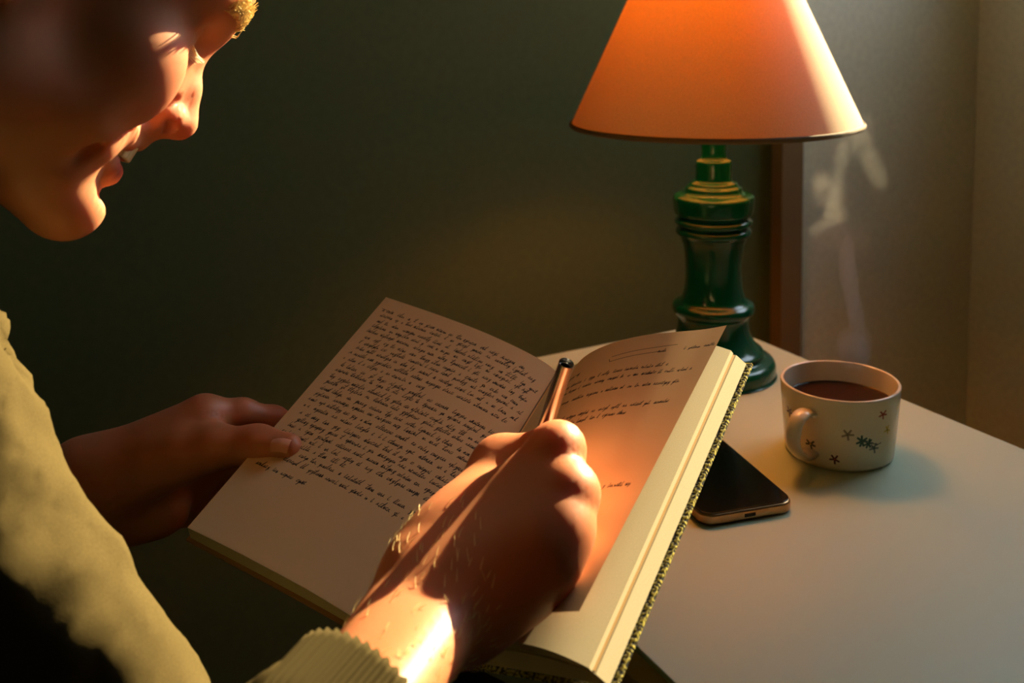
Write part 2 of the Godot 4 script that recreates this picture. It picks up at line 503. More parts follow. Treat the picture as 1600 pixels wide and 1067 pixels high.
func build_mug() -> void:
	var at := Vector3(0.2555, 0.75, -0.7725)
	var t := thing("mug", "wide cream teacup with small flower sprigs on white table", "mug", at)
	var im := Image.create(1536, 320, false, Image.FORMAT_RGB8)
	im.fill(Color(0.90, 0.86, 0.74))
	# sprigs: angle round the mug in degrees (0 = towards the viewer), height share from the rim
	var green := Color(0.10, 0.26, 0.14)
	var sprigs := [[-57, 0.33, 13, Color(0.35, 0.18, 0.30), green], [-58, 0.80, 11, Color(0.25, 0.25, 0.3), green], [8, 0.43, 14, Color(0.55, 0.5, 0.38), Color(0.4, 0.4, 0.3)],
		[-4, 0.80, 12, Color(0.30, 0.12, 0.14), Color(0.6, 0.3, 0.2)], [44, 0.18, 12, Color(0.60, 0.25, 0.14), Color(0.5, 0.1, 0.1)], [52, 0.42, 11, Color(0.78, 0.68, 0.18), green], [22, 0.52, 14, green, green],
		[29, 0.56, 12, green, green], [36, 0.64, 13, Color(0.45, 0.45, 0.42), green], [-29, 0.66, 13, Color(0.28, 0.30, 0.24), Color(0.75, 0.65, 0.4)], [90, 0.5, 12, Color(0.5, 0.2, 0.2), green],
		[130, 0.3, 12, green, green], [165, 0.7, 12, Color(0.35, 0.18, 0.30), green], [-110, 0.4, 12, Color(0.6, 0.25, 0.14), green], [-150, 0.6, 12, green, green]]
	for s in sprigs:
		flower(im, 768.0 + s[0] * 1536.0 / 360.0, s[1] * 320.0, s[2] * 1.6, s[3], s[4], 7 if s[3] == green else 5)
	line(im, Vector2(768 + 24 * 4.27, 168), Vector2(768 + 40 * 4.27, 190), 2.0, Color(0.3, 0.32, 0.28))
	line(im, Vector2(768 + 33 * 4.27, 200), Vector2(768 + 44 * 4.27, 186), 2.0, Color(0.3, 0.32, 0.28))
	var cer := mat("mug_print", Color(1, 1, 1), 0.16)
	cer.albedo_texture = ImageTexture.create_from_image(im)
	var view := atan2(-at.x, -at.z)   # where the viewer stands, round the mug
	var prof := smooth2([Vector2(0.0392, 0.0), Vector2(0.0410, 0.0012), Vector2(0.0418, 0.004), Vector2(0.0424, 0.012), Vector2(0.0436, 0.028), Vector2(0.0448, 0.044), Vector2(0.0456, 0.0555)], 6)
	prof = PackedVector2Array(even(Array(prof), 24))
	var wall := func(u: float, v: float) -> Vector3:
		var p: Vector2 = prof[roundi((1.0 - v) * (prof.size() - 1))]
		var a := view + (u - 0.5) * TAU
		return Vector3(p.x * sin(a), p.y, p.x * cos(a))
	var body := part("body", sheet(128, prof.size() - 1, wall, -1.0), cer, t)
	part("inside", lathe(smooth2([Vector2(0.0456, 0.0555), Vector2(0.0455, 0.0568), Vector2(0.0445, 0.0574), Vector2(0.0434, 0.0568), Vector2(0.0430, 0.0555), Vector2(0.0420, 0.040), Vector2(0.0405, 0.015), Vector2(0.0375, 0.006), Vector2(0.020, 0.004), Vector2(0.0, 0.004)], 6), 96), M.ceramic_inside, body)
	part("foot", lathe(PackedVector2Array([Vector2(0, 0.0012), Vector2(0.0375, 0.0012), Vector2(0.038, 0.0), Vector2(0.0392, 0.0)]), 64), M.ceramic_inside, body)
	# the handle: a flat loop on the side towards the book
	var ha := view - deg_to_rad(29.0)
	var outw := Vector3(sin(ha), 0, cos(ha))
	var side := Vector3(cos(ha), 0, -sin(ha))
	var hc := [Vector2(0.043, 0.0425), Vector2(0.052, 0.0455), Vector2(0.0615, 0.043), Vector2(0.0668, 0.034), Vector2(0.0655, 0.023), Vector2(0.0575, 0.014), Vector2(0.049, 0.0105), Vector2(0.0415, 0.0115)]
	var path := smooth2(hc, 6)
	var loop := func(u: float, v: float) -> Vector3:
		var k := v * (path.size() - 1)
		var i := mini(int(k), path.size() - 2)
		var p := path[i].lerp(path[i + 1], k - i)
		var tn := (path[i + 1] - path[i]).normalized()
		var a := u * TAU
		var q := p + Vector2(tn.y, -tn.x) * 0.0030 * sin(a)
		return outw * q.x + Vector3.UP * q.y + side * 0.0058 * cos(a) * (1.0 + 0.25 * absf(2.0 * v - 1.0))
	part("handle", sheet(16, path.size() - 1, loop, -1.0), M.ceramic_inside, t)
	var tea := part("tea", lathe(smooth2([Vector2(0.0, 0.0405), Vector2(0.036, 0.0405), Vector2(0.0405, 0.0408), Vector2(0.0414, 0.0412)], 4), 64), M.tea, self, at)
	tea.set_meta("label", "dark brown tea filling the flower-sprigged cup")
	tea.set_meta("category", "tea")

const STEAM := [
	[Vector3(0.2676, 0.8297, -0.7756), 0.0243, 0.0304, 0.00, 30.00],
	[Vector3(0.2610, 0.8313, -0.7758), 0.0152, 0.0354, 0.10, 30.00],
	[Vector3(0.2752, 0.8296, -0.7756), 0.0132, 0.0354, -0.15, 25.00],
	[Vector3(0.2695, 0.8538, -0.7782), 0.0132, 0.0557, 0.12, 40.00],
	[Vector3(0.2659, 0.8791, -0.7808), 0.0122, 0.0557, 0.05, 45.00],
	[Vector3(0.2627, 0.8993, -0.7830), 0.0132, 0.0456, -0.03, 45.00],
	[Vector3(0.2585, 0.9195, -0.7851), 0.0132, 0.0405, 0.10, 12.00],
	[Vector3(0.2547, 0.9322, -0.7864), 0.0233, 0.0354, 0.10, 3.25],
	[Vector3(0.2464, 0.9187, -0.7850), 0.0253, 0.0304, 0.50, 4.80],
	[Vector3(0.2717, 0.9168, -0.7848), 0.0233, 0.0304, -0.40, 4.80],
	[Vector3(0.2402, 0.9108, -0.7842), 0.0091, 0.0304, 0.05, 6.60],
	[Vector3(0.2776, 0.9081, -0.7839), 0.0081, 0.0304, -0.10, 6.00],
	[Vector3(0.2529, 0.9473, -0.7880), 0.0122, 0.0354, -0.20, 4.16],
	[Vector3(0.2572, 0.9598, -0.7893), 0.0122, 0.0304, 0.10, 3.90],
	[Vector3(0.2470, 0.9550, -0.7888), 0.0203, 0.0253, 0.40, 2.60],
	[Vector3(0.2436, 0.9636, -0.7897), 0.0172, 0.0182, 0.20, 3.12],
	[Vector3(0.2585, 0.9774, -0.7912), 0.0111, 0.0354, -0.05, 3.38],
	[Vector3(0.2659, 0.9924, -0.7928), 0.0152, 0.0405, -0.30, 2.86],
	[Vector3(0.2780, 0.9887, -0.7924), 0.0182, 0.0405, 0.35, 2.34],
	[Vector3(0.2868, 0.9734, -0.7908), 0.0182, 0.0354, 0.30, 2.60],
	[Vector3(0.2917, 0.9617, -0.7895), 0.0111, 0.0253, 0.10, 2.34],
	[Vector3(0.2757, 1.0048, -0.7941), 0.0253, 0.0304, 0.20, 1.56],
	[Vector3(0.2579, 0.9976, -0.7933), 0.0122, 0.0304, 0.00, 1.95],
]

func build_steam() -> void:
	var t := thing("steam", "thin white steam rising from the hot tea", "steam")
	t.set_meta("kind", "stuff")
	var m := FogMaterial.new()
	m.resource_name = "steam"
	m.density = 1.0
	m.albedo = Color(0.95, 0.95, 0.92)
	for s in STEAM:
		var f := FogVolume.new()
		f.name = "wisp"
		f.shape = RenderingServer.FOG_VOLUME_SHAPE_ELLIPSOID
		f.size = Vector3(s[1], s[2], s[1] * 0.8)
		f.position = s[0]
		f.rotation.z = s[3]
		var mm: FogMaterial = m.duplicate()
		mm.density = s[4]
		f.material = mm
		t.add_child(f, true)

# ---------------------------------------------------------------- phone
func build_phone() -> void:
	var a: Vector3 = Vector3(0.1233, 0.7500, -0.6536)
	var b: Vector3 = Vector3(0.1952, 0.7500, -0.6739)
	var along := (b - a).normalized()
	var back := along.cross(Vector3.UP) * -1.0
	if back.z > 0:
		back = -back
	var w := 0.0715
	var d := 0.146
	var t := thing("phone", "black smartphone with a gold frame lying on the white table", "phone", (a + b) / 2 + back * d / 2)
	t.position.y = 0.75
	t.basis = Basis(along, Vector3.UP, along.cross(Vector3.UP))
	part("frame", slab(w, d, 0.0080, 0.0105, 0.0018, 8), M.phone_frame, t)
	part("screen", slab(w - 0.0024, d - 0.0024, 0.0010, 0.0095, 0.0004, 8), M.phone_glass, t, Vector3(0, 0.0077, 0))
	part("charging_port", slab(0.009, 0.0012, 0.0026, 0.0006, 0.0002, 3), M.phone_dark, t, Vector3(0, 0.0026, d / 2 - 0.0004))
	part("side_button", slab(0.0012, 0.012, 0.0024, 0.0006, 0.0003, 3), M.phone_frame, t, Vector3(w / 2, 0.003, -0.03))

# ---------------------------------------------------------------- notebook
# Notebook axes: x right across the pages, y up the page, z out of the left page. The spine lies on x = 0.
const BOOK := Basis(Vector3(0.8825, -0.2029, 0.4243), Vector3(0.4698, 0.4219, -0.7754), Vector3(-0.0217, 0.8837, 0.4676))
const BOOK_AT := Vector3(-0.0712, 0.7733, -0.5057)
const PH := 0.21

func poly(p: Array, s: float) -> Vector2:
	# a point at share s of a polyline's length, smoothly
	var k := clampf(s, 0, 1) * (p.size() - 1)
	var i := mini(int(k), p.size() - 2)
	return (p[i] as Vector2).cubic_interpolate(p[i + 1], p[maxi(i - 1, 0)], p[mini(i + 2, p.size() - 1)], k - i)

func even(p: Array, n: int) -> Array:
	# the same polyline cut into n equal lengths
	var fine := []
	for k in 201:
		fine.append(poly(p, k / 200.0))
	var len := [0.0]
	for k in 200:
		len.append(len[-1] + (fine[k + 1] as Vector2).distance_to(fine[k]))
	var out := []
	var j := 0
	for k in n + 1:
		var want: float = len[-1] * k / n
		while j < 199 and len[j + 1] < want:
			j += 1
		out.append((fine[j] as Vector2).lerp(fine[j + 1], clampf((want - len[j]) / maxf(len[j + 1] - len[j], 1e-9), 0, 1)))
	return out

# A stack between an upper and a lower curve (x, z), from y0 to y1: top, bottom and four sides.
func stack(top: Array, low: Array, y0: float, y1: float, n := 24) -> ArrayMesh:
	var tp := even(top, n)
	var lw := even(low, n)
	var P := func(c: Vector2, y: float) -> Vector3: return Vector3(c.x, y, c.y)
	var list := [
		sheet(n, 8, func(u, v): return P.call(tp[roundi(u * n)], lerpf(y0, y1, v)), 1.0),
		sheet(n, 8, func(u, v): return P.call(lw[roundi(u * n)], lerpf(y0, y1, v)), -1.0),
		sheet(n, 1, func(u, v): return P.call((lw[roundi(u * n)] as Vector2).lerp(tp[roundi(u * n)], v), y0), 1.0),
		sheet(n, 1, func(u, v): return P.call((lw[roundi(u * n)] as Vector2).lerp(tp[roundi(u * n)], v), y1), -1.0),
		sheet(8, 1, func(u, v): return P.call((lw[0] as Vector2).lerp(tp[0], v), lerpf(y0, y1, u)), -1.0),
		sheet(8, 1, func(u, v): return P.call((lw[n] as Vector2).lerp(tp[n], v), lerpf(y0, y1, u)), 1.0)]
	return joined(list)

func letter(im: Image, pen: Vector2, h: float, dir: Vector2, ink: Color) -> float:
	# one made-up cursive letter; returns how far the pen moves on
	var up := Vector2(dir.y, -dir.x)
	var kind := rng.randi() % 9
	var w := h * rng.randf_range(0.55, 1.0)
	var pts := []
	match kind:
		0: pts = [Vector2(0, 0), Vector2(0.5, 1), Vector2(0.6, 0.1), Vector2(1, 0.3)]
		1: pts = [Vector2(0, 0.1), Vector2(0.2, 0.9), Vector2(0.35, 0), Vector2(0.55, 0.9), Vector2(0.7, 0), Vector2(1, 0.2)]
		2: pts = [Vector2(0.8, 0.9), Vector2(0.2, 0.8), Vector2(0.1, 0.1), Vector2(0.7, 0.1), Vector2(1, 0.4)]
		3: pts = [Vector2(0.2, 0.2), Vector2(0.6, 2.0), Vector2(0.4, 0), Vector2(1, 0.2)]
		4: pts = [Vector2(0.8, 0.9), Vector2(0.2, 0.6), Vector2(0.5, 0.1), Vector2(0.8, 0.8), Vector2(0.5, -0.9), Vector2(1, 0.1)]
		5: pts = [Vector2(0, 0.2), Vector2(0.6, 0.9), Vector2(0.3, 0.9), Vector2(0.3, 0.0), Vector2(1, 0.2)]
		6: pts = [Vector2(0.3, 1.7), Vector2(0.2, 0.1), Vector2(0.5, 0.0), Vector2(1, 0.3)]
		7: pts = [Vector2(0, 0), Vector2(0.25, 0.9), Vector2(0.45, 0.1), Vector2(1, 0.15)]
		8: pts = [Vector2(0.1, 0.8), Vector2(0.3, 0.0), Vector2(0.7, 0.7), Vector2(0.75, 0.0), Vector2(1, 0.2)]
	var last := Vector2.ZERO
	for i in pts.size():
		var q: Vector2 = pts[i] + Vector2(rng.randf_range(-0.1, 0.1), rng.randf_range(-0.12, 0.12))
		var p := pen + dir * (q.x * w + q.y * h * 0.35) + up * q.y * h
		if i > 0:
			line(im, last, p, rng.randf_range(0.85, 1.5), ink)
		last = p
	if kind == 3 and rng.randf() < 0.6:
		line(im, pen + dir * w * 0.1 + up * h * 1.3, pen + dir * w * 1.4 + up * h * 1.35, 0.9, ink)
	return w * 1.02

func written(im: Image, lines: Array, h: float, ink: Color) -> void:
	# each line: [x0, y0, x1, y1] in pixels; words of made-up letters along it
	for l in lines:
		var a := Vector2(l[0], l[1])
		var b := Vector2(l[2], l[3])
		var dir := (b - a).normalized()
		var total := (b - a).length()
		var s := 0.0
		while s < total:
			var n := rng.randi_range(1, 8)
			for k in n:
				if s >= total:
					break
				s += letter(im, a + dir * s + Vector2(0, rng.randf_range(-1.2, 1.2)), h * rng.randf_range(0.8, 1.15), dir, ink)
			s += h * rng.randf_range(1.0, 2.2)

func page_image(w: int, h: int) -> Image:
	var im := Image.create(w, h, false, Image.FORMAT_RGB8)
	im.fill(Color(0.87, 0.735, 0.555))
	return im

func build_notebook() -> void:
	var t := thing("notebook", "open notebook of handwritten cream pages held by both hands", "notebook", BOOK_AT)
	t.basis = BOOK
	# left side: a thin stack, its top page written on
	var ltop := [Vector2(-0.1385, 0.0045), Vector2(-0.112, 0.0055), Vector2(-0.085, 0.0058), Vector2(-0.058, 0.0050), Vector2(-0.035, 0.0025), Vector2(-0.018, -0.0006), Vector2(-0.006, -0.0045), Vector2(-0.0005, -0.0085)]
	var llow := [Vector2(-0.1392, -0.0058), Vector2(-0.112, -0.0058), Vector2(-0.085, -0.0060), Vector2(-0.058, -0.0066), Vector2(-0.035, -0.0078), Vector2(-0.018, -0.0098), Vector2(-0.006, -0.0120), Vector2(-0.0005, -0.0135)]
	var lc := [Vector2(-0.1410, -0.0060), Vector2(-0.11, -0.0060), Vector2(-0.07, -0.0064), Vector2(-0.035, -0.0081), Vector2(-0.012, -0.0112), Vector2(0.0, -0.0148)]
	var lcl := lc.map(func(p): return p - Vector2(0.0, 0.0020))
	part("left_cover", stack(lc, lcl, -0.002, PH + 0.002), M.cover_board, t)
	part("left_stack", stack(ltop, llow, 0.0, PH), M.paper_edge, t)
	var W1 := 1024
	var H1 := 1500
	var im := page_image(W1, H1)
	var ink := Color(0.07, 0.05, 0.05, 0.92)
	# the photograph's lines as [start, end] in shares of the page width, one every 2.7 % of its height
	var spans := [[0.03, 0.86], [0.05, 0.95], [0.05, 0.96], [0.05, 0.93], [0.05, 0.97], [0.06, 0.95], [0.05, 0.96], [0.06, 0.97], [0.05, 0.94], [0.05, 0.52],
		[0.06, 0.97], [0.05, 0.96], [0.05, 0.95], [0.05, 0.97], [0.05, 0.96], [0.06, 0.95], [0.05, 0.93], [0.05, 0.97], [0.05, 0.95], [0.06, 0.96], [0.05, 0.95], [0.05, 0.97], [0.05, 0.42],
		[0.05, 0.95], [0.05, 0.93], [0.05, 0.33]]
	var lines := []
	for k in spans.size():
		var y := H1 * (0.060 + 0.0268 * k + (0.020 if k == 25 else 0.0)) + rng.randf_range(-4, 4)
		lines.append([spans[k][0] * W1 + rng.randf_range(-8, 8), y, spans[k][1] * W1, y + rng.randf_range(-4, 8)])
	line(im, Vector2(28, 78), Vector2(95, 84), 1.0, ink)
	written(im, lines, 13.5, ink)
	var lm := mat("left_writing", Color(1, 1, 1), 0.8)
	lm.albedo_texture = ImageTexture.create_from_image(im)
	var lt := even(ltop, 48)
	part("left_page", sheet(48, 8, func(u, v):
		var c: Vector2 = lt[roundi(u * 48)]
		return Vector3(c.x, lerpf(PH, 0.0, v), c.y + 0.0004), -1.0), lm, t)
	# right side: a thick stack on a cover board that slopes up to the right
	var rtop := [Vector2(0.0005, -0.0085), Vector2(0.012, 0.004), Vector2(0.028, 0.0200), Vector2(0.048, 0.0355), Vector2(0.070, 0.0525), Vector2(0.090, 0.0632), Vector2(0.104, 0.0667), Vector2(0.1165, 0.0670)]
	var rlow := [Vector2(0.0005, -0.0125), Vector2(0.020, -0.002), Vector2(0.040, 0.010), Vector2(0.060, 0.0225), Vector2(0.082, 0.0355), Vector2(0.105, 0.0485), Vector2(0.1265, 0.0600)]
	var rc := [Vector2(0.0, -0.0135), Vector2(0.020, -0.0030), Vector2(0.040, 0.0090), Vector2(0.060, 0.0215), Vector2(0.082, 0.0345), Vector2(0.105, 0.0475), Vector2(0.1292, 0.0605)]
	var rcl := rc.map(func(p): return p + Vector2(0.0010, -0.0018))
	part("right_cover", stack(rc, rcl, -0.002, PH + 0.002), M.cover_cloth, t)
	# the stack in two blocks with a brown leaf between their fore-edges
	var rmid := []
	for k in 25:
		rmid.append(poly(rtop, k / 24.0).lerp(poly(rlow, k / 24.0), 0.34))
	part("right_stack", stack(rmid, rlow, 0.0, PH), M.paper_edge, t)
	var rm2 := []
	for k in 25:
		rm2.append(poly(rtop, k / 24.0).lerp(poly(rlow, k / 24.0), 0.27) - Vector2(0.0012 * k / 24.0, 0))
	part("brown_leaf", stack(rm2, rmid.map(func(p): return p - Vector2(0.0008, 0.0)), 0.001, PH - 0.001), M.endpaper, t)
	part("upper_stack", stack(rtop, rm2, 0.0, PH), M.paper_edge, t)
	part("spine_cloth", sheet(10, 8, func(u, v):
		var a := lerpf(-2.4, -0.75, u)
		return Vector3(0.0035 * cos(a), lerpf(-0.002, PH + 0.002, v), -0.0135 + 0.0035 * sin(a)), -1.0), M.cover_cloth, t)
	# the page being written: one leaf arching up from the spine
	var at_top := even([Vector2(0.0005, -0.0080), Vector2(0.0097, -0.004), Vector2(0.0131, 0.0022), Vector2(0.0192, 0.0144), Vector2(0.0284, 0.0266), Vector2(0.0417, 0.0398), Vector2(0.0588, 0.0533), Vector2(0.0793, 0.0658), Vector2(0.0985, 0.0768), Vector2(0.1122, 0.0862)], 40)
	var at_low := even([Vector2(0.0005, -0.0070), Vector2(0.0080, -0.0005), Vector2(0.0180, 0.0085), Vector2(0.0320, 0.0215), Vector2(0.0480, 0.0365), Vector2(0.0630, 0.0508), Vector2(0.0792, 0.0658), Vector2(0.0894, 0.0748), Vector2(0.0993, 0.0835), Vector2(0.1072, 0.0900)], 40)
	var W2 := 896
	var H2 := 1300
	var im2 := page_image(W2, H2)
	var ink2 := Color(0.12, 0.07, 0.05, 0.85)
	var l2 := []
	for s in [[0.05, 0.105, 0.28], [0.08, 0.155, 0.80], [0.04, 0.185, 0.93], [0.12, 0.235, 0.90], [0.04, 0.265, 0.28], [0.20, 0.315, 0.92], [0.18, 0.345, 0.72], [0.40, 0.62, 0.92], [0.3, 0.66, 0.8]]:
		l2.append([s[0] * W2, s[1] * H2, s[2] * W2, s[1] * H2 - 3])
	written(im2, l2, 10.0, ink2)
	line(im2, Vector2(0.47 * W2, 0.095 * H2), Vector2(0.72 * W2, 0.085 * H2), 1.2, ink2)
	line(im2, Vector2(0.47 * W2, 0.073 * H2), Vector2(0.80 * W2, 0.06 * H2), 1.2, ink2)
	line(im2, Vector2(0.47 * W2, 0.095 * H2), Vector2(0.46 * W2, 0.082 * H2), 1.2, ink2)
	written(im2, [[0.72 * W2, 0.088 * H2, 0.76 * W2, 0.088 * H2], [0.84 * W2, 0.085 * H2, 0.98 * W2, 0.085 * H2]], 9.0, ink2)
	var rm := mat("right_writing", Color(1, 1, 1), 0.8)
	rm.albedo_texture = ImageTexture.create_from_image(im2)
	rm.backlight_enabled = true
	rm.backlight = Color(0.05, 0.045, 0.03)
	part("written_leaf", sheet(40, 40, func(u, v):
		var c: Vector2 = (at_top[roundi(u * 40)] as Vector2).lerp(at_low[roundi(u * 40)], v)
		var y := lerpf(PH, 0.010, v)
		# the writing hand presses the leaf down
		var press: float = 0.012 * exp(-pow((c.x - 0.040) / 0.020, 2.0) - pow((y - 0.062) / 0.045, 2.0))
		return Vector3(c.x + press * 0.35, y, c.y - press), -1.0), rm, t)

# ---------------------------------------------------------------- pen
func build_pen() -> void:
	var top: Vector3 = Vector3(0.0260, 0.9159, -0.5162)
	var mid: Vector3 = Vector3(0.0145, 0.8740, -0.5319)
	var d := (mid - top).normalized()
	var t := thing("pen", "slim metal pen held in the writing hand over the page", "pen", top)
	var y := -d
	var x := y.cross(Vector3.BACK).normalized()
	t.basis = Basis(x, y, x.cross(y))
	var r := 0.0042
	part("barrel", lathe(smooth2([Vector2(0.0030, -0.0935), Vector2(0.0036, -0.085), Vector2(r, -0.07), Vector2(r, -0.05), Vector2(r, -0.002), Vector2(0.0036, -0.0002), Vector2(0.0028, -0.0002), Vector2(0.0026, -0.002), Vector2(0.0024, -0.006), Vector2(0.0, -0.0062)], 4), 32), M.pen_metal, t)
	part("tip", lathe(smooth2([Vector2(0.0004, -0.106), Vector2(0.0010, -0.1045), Vector2(0.0026, -0.096), Vector2(0.0031, -0.0935), Vector2(0.0, -0.093)], 4), 24), M.pen_dark, t)
	part("end_plug", lathe(PackedVector2Array([Vector2(0.0, -0.0045), Vector2(0.0024, -0.0045), Vector2(0.0, -0.006)]), 24), M.pen_dark, t)
	part("grip_ring", lathe(PackedVector2Array([Vector2(r, -0.0685), Vector2(r + 0.0004, -0.068), Vector2(r + 0.0004, -0.066), Vector2(r, -0.0655)]), 32), M.pen_dark, t)
	var clip := []
	for k in 7:
		clip.append(Vector3(0.0052 if k else 0.0035, -0.004 - 0.006 * k, 0))

# ---------------------------------------------------------------- soft bodies as distance fields
# A field is a list of pieces: [kind, a, b, ra, rb, blend, op, basis]; kind 0 tapered capsule, 1 ellipsoid (a centre, b radii). op 0 adds, 1 carves.
func cap(a: Vector3, b: Vector3, ra: float, rb: float, k := 0.01, op := 0) -> Array:
	return [0, a, b, ra, rb, k, op, Basis.IDENTITY]

func ell(c: Vector3, r: Vector3, k := 0.01, op := 0, turn := Vector3.ZERO) -> Array:
	return [1, c, r, 0.0, 0.0, k, op, Basis.from_euler(turn).transposed()]

func dist(e: Array, p: Vector3) -> float:
	if e[0] == 0:
		var ba: Vector3 = e[2] - e[1]
		var pa: Vector3 = p - e[1]
		var h := clampf(pa.dot(ba) / maxf(ba.length_squared(), 1e-9), 0.0, 1.0)
		return (pa - ba * h).length() - lerpf(e[3], e[4], h)
	var q: Vector3 = e[7] * (p - e[1])
	var r: Vector3 = e[2]
	var k0 := (q / r).length()
	var k1 := (q / (r * r)).length()
	return k0 * (k0 - 1.0) / maxf(k1, 1e-6)

func field(list: Array, p: Vector3) -> float:
	var d := 1e3
	for e in list:
		var x := dist(e, p)
		var k: float = e[5]
		if e[6] == 0:
			var h := maxf(k - absf(d - x), 0.0) / k
			d = minf(d, x) - h * h * k * 0.25
		else:
			var h := maxf(k - absf(d + x), 0.0) / k
			d = maxf(d, -x) + h * h * k * 0.25
	return d

# Surface nets over the box lo..hi. Blocks of four cells far from the surface are skipped, and each block keeps only the pieces near it.
func nets(list: Array, lo: Vector3, hi: Vector3, cell: float, colour: Callable, out: Array, wobble: Variant = null) -> void:
	var B := 4
	var nb := Vector3i(((hi - lo) / (cell * B)).ceil())
	var n := nb * B + Vector3i.ONE
	var g := PackedFloat32Array()
	g.resize(n.x * n.y * n.z)
	g.fill(1e6)
	var sx := 1
	var sy := n.x
	var sz := n.x * n.y
	var R := cell * B * 0.88
	var live := []
	for bz in nb.z:
		for by in nb.y:
			for bx in nb.x:
				var c := lo + Vector3(bx + 0.5, by + 0.5, bz + 0.5) * cell * B
				var ds := PackedFloat32Array()
				var d := 1e3
				for e in list:
					var x := dist(e, c)
					ds.append(x)
					if e[6] == 0:
						d = minf(d, x)
				if d > R * 2.0 + 0.012:
					continue
				var near := []
				for i in list.size():
					var e: Array = list[i]
					if e[6] == 0 and ds[i] < d + 2.2 * R + e[5] or e[6] == 1 and ds[i] < 2.0 * R + e[5]:
						near.append(e)
				var f := field(near, c)
				if absf(f) > R * 1.9:
					continue
				live.append(Vector3i(bx, by, bz))
				for z in range(bz * B, bz * B + B + 1):
					for y in range(by * B, by * B + B + 1):
						for x in range(bx * B, bx * B + B + 1):
							var i := x + y * sy + z * sz
							if g[i] > 1e5:
								var p := lo + Vector3(x, y, z) * cell
								g[i] = field(near, p) + ((wobble as Callable).call(p) if wobble != null else 0.0)
	var at := PackedInt32Array()
	at.resize(g.size())
	at.fill(-1)
	var v: PackedVector3Array = out[0]
	var nn: PackedVector3Array = out[1]
	var cc: PackedColorArray = out[2]
	var idx: PackedInt32Array = out[3]
	var off := [0, sx, sy, sx + sy, sz, sx + sz, sy + sz, sx + sy + sz]
	var cells := PackedInt32Array()
	for b in live:
		for z in range(b.z * B, b.z * B + B):
			for y in range(b.y * B, b.y * B + B):
				for x in range(b.x * B, b.x * B + B):
					var i: int = x + y * sy + z * sz
					var w := PackedFloat32Array()
					var ins := 0
					var bad := false
					for o in 8:
						var q := g[i + off[o]]
						w.append(q)
						if q < 0.0:
							ins += 1
						if q > 1e5:
							bad = true
					if ins == 0 or ins == 8 or bad:
						continue
					var s := Vector3.ZERO
					var m := 0
					for o in 8:
						for ax in 3:
							var o2: int = o | (1 << ax)
							if o2 == o or (w[o] < 0.0) == (w[o2] < 0.0):
								continue
							var t := w[o] / (w[o] - w[o2])
							var p := Vector3(o & 1, (o >> 1) & 1, (o >> 2) & 1)
							p[ax] = t
							s += p
							m += 1
					s /= m
					var gr := Vector3(w[1] + w[3] + w[5] + w[7] - w[0] - w[2] - w[4] - w[6], w[2] + w[3] + w[6] + w[7] - w[0] - w[1] - w[4] - w[5], w[4] + w[5] + w[6] + w[7] - w[0] - w[1] - w[2] - w[3])
					at[i] = v.size()
					cells.append(i)
					var wp := lo + (Vector3(x, y, z) + s) * cell
					v.append(wp)
					nn.append(gr.normalized())
					cc.append(colour.call(wp))
	var st := [sx, sy, sz]
	for i in cells:
		for ax in 3:
			var a: int = st[(ax + 1) % 3]
			var b: int = st[(ax + 2) % 3]
			if i < a + b:
				continue
			var u := at[i - a]
			var w2 := at[i - b]
			var q := at[i - a - b]
			if u < 0 or w2 < 0 or q < 0:
				continue
			var g0 := g[i] < 0.0
			if g0 == (g[i + st[ax]] < 0.0):
				continue
			var p := at[i]
			if g0:
				idx.append_array([p, q, u, p, w2, q])
			else:
				idx.append_array([p, u, q, p, q, w2])
	out[0] = v
	out[1] = nn
	out[2] = cc
	out[3] = idx

func body_mesh(out: Array) -> ArrayMesh:
	return arrays(out[0], out[1], PackedVector2Array(), out[3], out[2])

# ---------------------------------------------------------------- the person
# Head axes in metres: x out of the face, y up, z to the man's right (towards the viewer); the origin is the bridge of the nose.
func head_transform() -> Transform3D:
	var U := Vector3(0.9242, 0.0, -0.3819)
	var V := Vector3(-0.0344, 0.9959, -0.0832)
	var W := Vector3(0.3804, 0.0901, 0.9204)
	var yaw := deg_to_rad(10.0)
	var pitch := deg_to_rad(35.0)
	var f0 := U * cos(yaw) - W * sin(yaw)
	var lat := U * sin(yaw) + W * cos(yaw)
	var f := f0 * cos(pitch) - V * sin(pitch)
	var up := f0 * sin(pitch) + V * cos(pitch)
	return Transform3D(Basis(f, up, lat), Vector3(-0.2225, 1.0506, -0.5384) + U * 0.0555 + V * 0.0345)

func both(list: Array, e: Array) -> void:
	list.append(e)
	var m := e.duplicate()
	m[1] = Vector3(e[1].x, e[1].y, -e[1].z)
	if e[0] == 0:
		m[2] = Vector3(e[2].x, e[2].y, -e[2].z)
	else:
		var eu: Vector3 = (e[7] as Basis).transposed().get_euler()
		m[7] = Basis.from_euler(Vector3(-eu.x, -eu.y, eu.z)).transposed()
	list.append(m)

func mm(x: float, y: float, z := 0.0) -> Vector3:
	return Vector3(x, y, z) * 0.001

